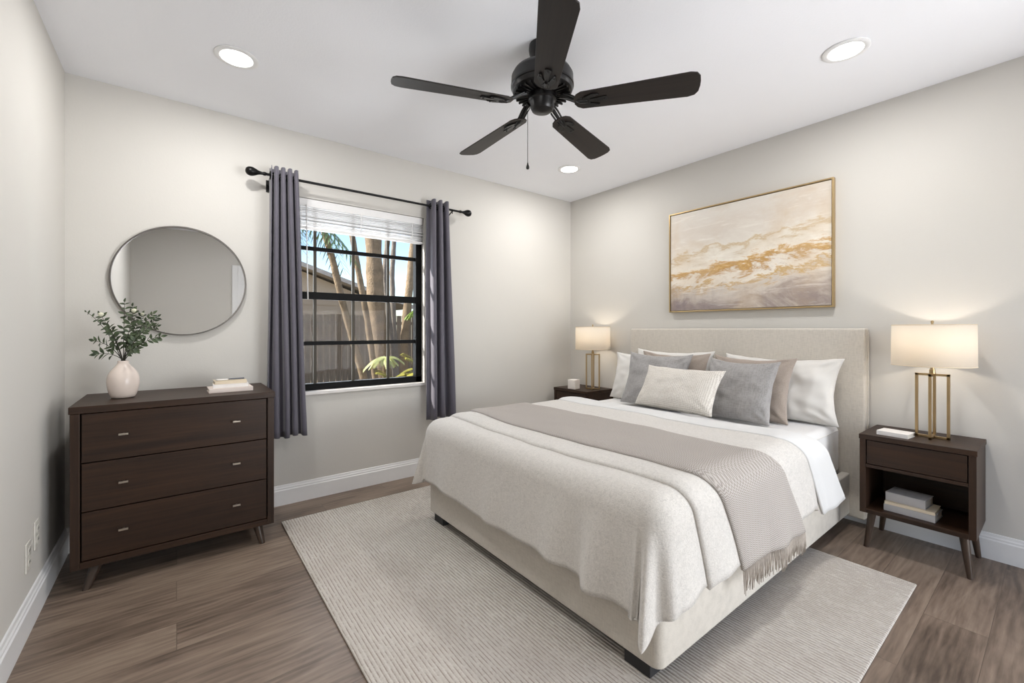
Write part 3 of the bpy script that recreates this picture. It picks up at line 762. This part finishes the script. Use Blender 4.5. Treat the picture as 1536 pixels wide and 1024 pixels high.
# duvet: rectangular cloth draped over foot and both sides
EF, ES = arc(.375), arc(.345)
def duvf(u, v):
    px = (XC-EF) + u*(2.42-(XC-EF)); 
    es = ES + .012*math.sin(px*7)
    py = (YC0-es) + v*((YC1+es)-(YC0-es))
    if px < XC: px -= .035*(v-.0)*math.sin(PI*v)*0 + 0
    fh = .0
    if px < XC:                                # foot hem slightly uneven
        w_ = (XC-px)/EF; px = XC-(EF-.02*v+.010*math.sin(v*14))*w_
        cy2 = max(0, YC0-py, py-YC1)/ES                 # round the cloth's corners
        q_ = (w_*cy2)**1.5; kk = 1-(.17 if v < .5 else .24)*q_
        px = XC-(XC-px)*kk
        if py < YC0: py = YC0-(YC0-py)*kk
        elif py > YC1: py = YC1+(py-YC1)*kk
    return drape(px, py)
duvet = cloth_obj('duvet', 'boucle', duvf, 96, 120, .022)
def side_fn(xa, xb, shear0, shear1, drop0, drop1, h, edge=.05, lip=.010):
    """panel lying across the bed between xa and xb; u along bed, v across it"""
    def fn(u, v):
        W2 = YC1-YC0; d0 = arc(drop0+(drop1-drop0)*u, h) ; tot = W2+2*d0
        py = (YC0-d0)+v*tot
        over = max(0, YC0-py, py-YC1)
        x0 = xa+shear0*over; x1 = xb+shear1*over
        px = x0+(x1-x0)*u
        wob = .008*math.sin(v*9+xa*5)+.005*math.sin(v*23+xa)
        px += wob*(1-u)
        e = min(u, 1-u)*(x1-x0); hh = h - lip*(1-min(1, e/edge))**2
        return drape(px, py, hh, 1.0, corner=False)
    return fn
fold = cloth_obj('folded_coverlet', 'boucle', side_fn(1.335, 2.40, .24, .26, .352, .335, .015), 60, 120, .018)
sheet = cloth_obj('turned_down_sheet', 'sheet', side_fn(2.27, 2.56, .62, .64, .365, .36, .027), 36, 120, .014)
throw = thing('throw_blanket', 'taupe herringbone throw with fringe laid across the bed', 'blanket', (1.73, cy_, ZT))
tfn = side_fn(1.475, 1.985, .40, .62, .372, .395, .030)
def tl(u, v): return tfn(u, v)-Vector((1.73, cy_, ZT))
MB().grid(44, 130, tl).build('blanket_cloth', 'throw', throw, smooth=True, solid=.012, off=-1)
b = MB(); rnd = random.Random(5)
for v_, sgn in ((0, -1), (1, 1)):
    for k in range(120):
        p = tl((k+.5)/120, v_); L = rnd.uniform(.070, .100); dx_ = rnd.uniform(-.008, .010); 
        yo = sgn*-.004
        b.tube([p+Vector((0, yo, .004)), p+Vector((dx_*.3, yo+sgn*.002, -L*.45)), p+Vector((dx_, yo+sgn*rnd.uniform(-.004, .004), -L))], [.0019, .0018, .0011], 5)
o = b.build('fringe', 'fringe', throw, smooth=True); o['kind'] = 'stuff'
tag(duvet, 'cream boucle duvet draping over the foot end of the bed', 'duvet')
tag(fold, 'cream boucle coverlet folded back over the duvet beneath the throw', 'coverlet')
tag(sheet, 'smooth white sheet turned down across the bed below the pillows', 'sheet')

# ------------------------------------------------------------------ pillows
def pillow(name, label, mat, cx2, cy2, zb, w, h, th, lean, rz, roll=0, seed=0, group=None, wr=.008, pinch=.13):
    """stands on its lower edge at (cx2,cy2,zb), leaning back (towards +x) by lean degrees"""
    b = MB(); n = 28
    def f(sgn):
        def g(u, v):
            a, c = 2*u-1, 2*v-1
            e = (1-abs(a)**2.6)**.55 * (1-abs(c)**2.6)**.55 if abs(a) < 1 and abs(c) < 1 else 0
            pin_y = 1-pinch*(1-abs(c)**2.0)*abs(a)**3; pin_z = 1-pinch*(1.3 if c > 0 else .15)*(1-abs(a)**2.0)*abs(c)**3
            y = a*w/2*pin_y; z = c*h/2*pin_z + h/2
            sl = 1+.18*(-c)                                      # filling sinks to the bottom
            t_ = th/2*e*sl
            q = Vector((y*9+seed*3.7, z*9, sgn*2.0+seed))
            t_ += e*wr*1.5*noise.noise(q) + wr*.9*noise.noise(q*2.3)*e**.5
            # radial creases out of the corners
            ca = math.atan2(1.02-abs(c), 1.02-abs(a)); rr = math.hypot(1-abs(a), 1-abs(c))
            t_ += wr*.9*math.sin(ca*11+seed)*math.exp(-((rr-.32)/.2)**2)
            if e == 0: t_ = 0
            ex = .006*noise.noise(Vector((y*12, z*12, seed)))
            return (sgn*t_+ex, y, z+ex)
        return g
    b.grid(n, n, f(-1)); b.grid(n, n, f(1))
    bmesh.ops.remove_doubles(b.b, verts=b.b.verts, dist=1e-6)
    o = b.build(name, mat, smooth=True, sub=1)
    o.location = (cx2, cy2, zb); o.rotation_euler = (math.radians(roll), math.radians(lean), math.radians(rz))
    return tag(o, label, 'pillow', group)
ZP = .604
g = 'pillows against the headboard'
pillow('pillow', 'large white pillow against the right half of the headboard', 'white_pillow', 3.035, 1.165, ZP-.002, .74, .42, .155, 14, -2, 0, 1, g, .014, .13)
pillow('pillow', 'large white pillow against the left half of the headboard, at the very back', 'white_pillow', 3.035, 1.93, ZP, .70, .43, .15, 14, 0, 0, 2, g, .010, .12)
pillow('pillow', 'leftmost white pillow, its corner showing beside the grey pillow', 'white_pillow', 2.90, 2.045, ZP, .66, .40, .14, 16, 4, 0, 3, g, .010, .12)
pillow('pillow', 'brown taupe pillow at the right, in front of the white one', 'taupe_pillow', 2.885, 1.28, ZP-.004, .55, .425, .115, 17, -4, 0, 4, g)
pillow('pillow', 'brown taupe pillow at the left, mostly hidden behind the grey one', 'taupe_pillow', 2.815, 1.79, ZP, .56, .43, .10, 17, 2, 0, 5, g)
pillow('pillow', 'square grey linen pillow right of the cream lumbar pillow', 'grey_pillow', 2.73, 1.285, ZP+.004, .475, .405, .12, 20, -6, 0, 6, g)
pillow('pillow', 'square grey linen pillow at the left, behind the cream lumbar pillow', 'grey_pillow', 2.715, 1.86, ZP+.008, .53, .42, .115, 20, 3, 0, 7, g)
pillow('lumbar_pillow', 'oblong cream woven lumbar pillow in front of all the others', 'lumbar', 2.50, 1.565, ZT+.022, .59, .315, .15, 30, -4, 0, 8, g, .006, .11)

# ------------------------------------------------------------------ nightstands
NX, ND, NW, NH = 2.925, .362, .434, .61
def nightstand(y0, label):
    t_ = thing('nightstand', label, 'nightstand', (NX, y0, 0), group='nightstands either side of the bed')
    zb = .19
    MB().box(-.003, ND, -.003, NW+.003, NH-.026, NH).build('top', 'walnut_y', t_, bevel=.002)
    for yy in (0, NW-.026): MB().box(0, ND, yy, yy+.026, zb, NH-.0265).build('side_panel', 'walnut_z', t_, bevel=.0015)
    MB().box(0, ND, .0265, NW-.0265, zb, zb+.024).build('bottom_shelf', 'walnut_y', t_, bevel=.0015)
    MB().box(0, ND-.01, .0265, NW-.0265, .436, .452).build('divider', 'walnut_y', t_, bevel=.001)
    MB().box(ND-.010, ND-.002, .0265, NW-.0265, zb+.0245, NH-.0265).build('back_panel', 'walnut_y', t_)
    MB().box(.003, .021, .030, NW-.030, .4555, NH-.030).build('drawer', 'walnut_y', t_, bevel=.0015)
    for sx in (0, 1):
        for sy in (0, 1):
            tx = .045 if sx == 0 else ND-.045; ty = .045 if sy == 0 else NW-.045
            taper_leg(t_, (tx, ty, zb), (tx+(-.020 if sx == 0 else .020), ty+(-.022 if sy == 0 else .022), 0), .019, .0115)
    return t_
nightstand(.256, 'dark wooden nightstand on the near right side of the bed, with open shelf')
nightstand(2.655, 'dark wooden nightstand on the window side of the bed, partly hidden')

def lamp(x, y, label, lampw, rz=0):
    t_ = thing('table_lamp', label, 'lamp', (x, y, NH), rz, group='gold table lamps')
    z0_, z1_, a, s = .0, .335, .060, .0062
    b = MB()
    for ax in (0, 1):
        m = Matrix.Rotation(ax*PI/2, 4, 'Z'); e = .0004*ax
        b.box(-a-s, -a+s, -s, s, z0_, z1_, m).box(a-s, a+s, -s, s, z0_, z1_, m)
        b.box(-a-s, a+s, -s, s, z0_+.0004+e, z0_+.0125-e, m).box(-a-s, a+s, -s, s, z1_-.0125+e, z1_-e, m)
    b.build('base_frame', 'brass', t_, bevel=.001)
    MB().lathe([(.0001, z1_), (.012, z1_), (.012, z1_+.02), (.008, z1_+.022), (.008, z1_+.07), (.016, z1_+.072), (.016, z1_+.11), (.0001, z1_+.112)], 20).build('socket', 'brass', t_, smooth='auto')
    zc_ = z1_+.150
    MB().lathe([(.0001, zc_-.04), (.012, zc_-.036), (.014, zc_-.02), (.026, zc_+.004), (.030, zc_+.022), (.024, zc_+.042), (.0001, zc_+.052)], 20).build('bulb', 'bulb', t_, smooth=True)
    sh0, sh1, R1 = .375, .590, .163
    shd = MB().lathe([(R1, sh0), (R1-.001, (sh0+sh1)/2), (R1-.002, sh1)], 72).build('lamp_shade', 'shade', t_, smooth=True, solid=.0012)
    for zz, rr in ((sh0+.002, R1-.0008), (sh1-.002, R1-.0028)):
        b = MB()
        b.tube([(rr*math.cos(2*PI*k/48), rr*math.sin(2*PI*k/48), zz) for k in range(48)], .0022, 6, closed=True)
        b.build('shade_ring', 'paper_cream', shd, smooth=True); b = MB()
    for k in range(3):
        q = 2*PI*k/3; b.tube([(0.0*math.cos(q), .0*math.sin(q), sh1-.012), ((R1-.004)*math.cos(q), (R1-.004)*math.sin(q), sh1-.004)], .0018, 6)
    b.build('shade_spider', 'brass', shd, smooth=True)
    MB().lathe([(.0001, sh1+.022), (.005, sh1+.020), (.007, sh1+.012), (.004, sh1+.004), (.008, sh1), (.010, sh1-.014), (.0001, sh1-.016)], 16).build('finial', 'brass', t_, smooth=True)
    l = light('lamp_glow', 'POINT', (0, 0, zc_-.005), lampw, (1, .89, .76), shadow_soft_size=.03); l.parent = t_
    return t_
LW = 5.6
lamp(3.108, .430, 'gold frame table lamp with drum shade on the near right nightstand', LW)
lamp(3.108, 2.752, 'gold frame table lamp with drum shade on the window side nightstand', LW, math.radians(34))

cube = MB().box(-.042, .042, -.042, .042, 0, .088).build('decorative_cube', 'plaster', bevel=.004); cube.location = (2.99, 2.885, NH); cube.rotation_euler = (0, 0, .15)
tag(cube, 'small white textured cube standing in front of the far lamp', 'ornament')
book('small white book lying flat on the near nightstand beside the lamp', 3.025, .560, NH, .105, .13, .022, -.10, 'paper_white', None, '-x')
g = 'books on the shelf of the right nightstand'
zs = .2142
book('light grey hardcover at the bottom of the nightstand shelf stack', 3.045, .495, zs, .15, .20, .034, -.06, 'paper_grey', g, '-x')
book('thin cream hardcover in the middle of the nightstand shelf stack', 3.045, .497, zs+.0343, .145, .195, .015, -.02, 'paper_cream', g, '-x')
book('thick grey hardcover on top of the nightstand shelf stack', 3.055, .510, zs+.0496, .13, .16, .044, -.10, 'paper_grey', g, '-x')

# ------------------------------------------------------------------ outdoors
GZ = -.30
yd = MB().box(-14, 30, YW+T+.02, 40, GZ-.1, GZ).build('garden_ground', 'dirt'); struct(yd)
pd_ = MB().box(-6, 12, -9, YB-T-.02, -.15, -.05).build('unseen_paving', 'marble'); struct(pd_)  # unseen ground added outside the fill light's door
fn_ = thing('wooden_fence', 'weathered grey board fence across the back of the garden', 'fence', (2.5, 11.6, GZ))
b = MB(); rnd = random.Random(3)
for k in range(-36, 50):
    b.box(k*.15+.009, k*.15+.141, rnd.uniform(-.006, .006), .022, .03, 1.86+rnd.uniform(-.012, .012))
b.build('board_panel', 'fence', fn_)
for z in (.35, 1.6): MB().box(-5.4, 7.5, .022, .06, z, z+.09).build('rail', 'fence', fn_)
hs = thing('neighbour_house', 'tan stucco house with low shingle roof behind the fence', 'house', (3.1, 15.5, GZ))
MB().box(-3.8, 3.2, 0, 5, 0, 2.4).build('wall', 'stucco', hs)
b = MB(); m_ = Matrix.Translation((0, -.5, 0))
P_ = [(-4.6, 2.25), (-.4, 3.65), (3.9, 2.25), (3.9, 2.38), (-.4, 3.80), (-4.6, 2.38)]
A_ = [b.b.verts.new(Vector((p[0], -.5, p[1]))) for p in P_]; B_ = [b.b.verts.new(Vector((p[0], 5.5, p[1]))) for p in P_]
b.b.faces.new(A_); b.b.faces.new(B_)
for i in range(6): b.b.faces.new((A_[i], A_[(i+1) % 6], B_[(i+1) % 6], B_[i]))
b.build('roof', 'roof', hs)
b = MB(); A_ = [b.b.verts.new(Vector(p)) for p in ((-3.8, -.02, 2.3), (3.2, -.02, 2.3), (-.4, -.02, 3.6))]; B_ = [b.b.verts.new(v.co+Vector((0, .1, 0))) for v in A_]
b.b.faces.new(A_); b.b.faces.new(B_)
for i in range(3): b.b.faces.new((A_[i], A_[(i+1) % 3], B_[(i+1) % 3], B_[i]))
b.build('gable', 'stucco', hs)

FPX, OC = 647., Vector((0, 0, 1.174))
def ray_at(u, v, y):     # place a point of the garden on the plane at distance y
    d = Vector((.7894, -.6138, 0))*((u-768)/FPX)+Vector((.6139, .7895, 0))+Vector((0, 0, (494-v)/FPX))
    return OC+d*(y/d.y)
def extend(pts):
    a, b_ = pts[0], pts[1]; up = a+(a-b_).normalized()*2.2
    c, d_ = pts[-2], pts[-1]; dn = d_+(d_-c)*((d_.z-(GZ-.02))/(max(.05, c.z-d_.z)))
    return [up]+pts+[dn]
def tree(label, px, y, wpx, mat, crown=False, seed=0):
    pts = [ray_at(u, v, y) for u, v in px]; dep = (pts[0]-OC).dot(Vector((.6139, .7895, 0)))
    pts = extend(pts); base = Vector((pts[-1].x, pts[-1].y, GZ))
    t_ = thing('garden_tree', label, 'tree', base, group='trees in the garden')
    n = len(pts); r = wpx/FPX*dep/2
    full = []; rr = []
    for i in range(n-1):
        for k in range(5):
            q = k/5; p = pts[i].lerp(pts[i+1], q); full.append(p-base); rr.append(r*(.8+.35*(i+q)/n)*(1+.07*math.sin(seed+i*5+k*1.9)))
    full.append(pts[-1]-base); rr.append(r*1.25)
    MB().tube(full, rr, 14).build('trunk', mat, t_, smooth=True)
    if crown:
        b = MB(); rnd = random.Random(seed); top = full[0]
        for k in range(150):
            p = top+Vector((rnd.gauss(0, .7), rnd.gauss(0, .5), rnd.gauss(.5, .5)))
            leaf(b, p, Vector((rnd.uniform(-1, 1), rnd.uniform(-1, 1), rnd.uniform(-1, .3))), rnd.uniform(.12, .25), .035, Vector((rnd.uniform(-1, 1), rnd.uniform(-1, 1), 1)))
        b.build('crown', 'leaf_palm', t_, smooth=True)
tree('slim pale tree leaning across the left panes of the window', [(486, 346), (499, 390), (514, 454), (530, 512), (543, 557)], 6.6, 11, 'bark', seed=1)
tree('slim pale trunk just left of the thick tree', [(528, 352), (538, 409), (551, 480), (562, 560)], 7.2, 9.5, 'bark', seed=2)
tree('thickest pale tree trunk in the middle of the window', [(560, 357), (563, 440), (569, 505), (575, 570)], 7.6, 27, 'bark', seed=3)
tree('slim grey trunk right behind the thick tree', [(581, 364), (577, 409), (580, 450), (586, 505), (590, 560)], 8.2, 9, 'bark2', seed=4)
tree('slim grey trunk further right of the thick tree', [(591, 364), (588, 409), (589, 450), (594, 560)], 8.6, 8, 'bark2', seed=5)
tree('pale trunk leaning left in the right panes of the window', [(620, 367), (613, 441), (607, 505), (606, 560)], 7.0, 13, 'bark', seed=6)
tree('thin dark trunk at the right edge of the window', [(635, 377), (628, 441), (624, 505), (622, 560)], 8.0, 7, 'bark2', seed=7)

def frond_bush(name, label, cat, c, mat, n, L, droop, seed, lift=.5, group=None, leafw=.018):
    t_ = thing(name, label, cat, (c.x, c.y, GZ), group=group); rnd = random.Random(seed); top = Vector((0, 0, c.z-GZ))
    for k in range(n):
        a = 2*PI*k/n+rnd.uniform(-.3, .3); el = rnd.uniform(.1, 1)*lift
        dirv = Vector((math.cos(a), math.sin(a), el)); LL = L*rnd.uniform(.7, 1.1)
        P = lambda t: top+dirv*LL*t-Vector((0, 0, droop*LL*t*t))
        b = MB(); b.tube([P(q/8) for q in range(9)], [.006*(1-q/10) for q in range(9)], 5)
        for q in range(12):
            t0 = .15+.85*q/12; p = P(t0); d_ = (P(t0+.02)-p).normalized(); s_ = d_.cross(Vector((0, 0, 1))).normalized()
            for sg in (-1, 1): leaf(b, p, d_*.7+s_*sg-Vector((0, 0, .35)), LL*.42*(1-.4*t0), leafw, Vector((0, 0, 1)))
        b.build('frond', mat, t_, smooth=True)
    if c.z-GZ > .3: MB().tube([(0, 0, 0), tuple(top)], [.05, .03], 8).build('stem', 'bark', t_)
    return t_
frond_bush('palm_shrub', 'pale sunlit palm fronds low in front of the trunks', 'shrub', ray_at(577, 536, 6.0), 'leaf_pale', 12, .27, .75, 1, .5, leafw=.010)
frond_bush('palm_shrub', 'yellow green fern at the foot of the thick tree', 'shrub', ray_at(590, 572, 5.6), 'leaf_bush', 16, .26, .5, 2, 1.2, leafw=.012)
frond_bush('palm_shrub', 'green leafy palm at the right edge of the window, mid height', 'shrub', ray_at(640, 462, 6.4), 'leaf_out', 12, .34, .8, 3, .5, leafw=.012)
frond_bush('palm_shrub', 'low green fern in the lower right panes', 'shrub', ray_at(640, 560, 5.0), 'leaf_bush', 14, .30, .5, 4, 1.6, leafw=.012)
frond_bush('palm_shrub', 'tall palm whose hanging fronds show in the upper left panes', 'palm', ray_at(446, 322, 6.2), 'leaf_palm', 16, .80, .9, 5, .2, leafw=.008)
MB_ = MB().box(-.05, .05, -.05, .05, 0, 1.7).build('garden_post', 'post'); q_ = ray_at(634, 560, 5.9); MB_.location = (q_.x, q_.y, GZ)
tag(MB_, 'white post among the plants at the right edge of the window', 'post')
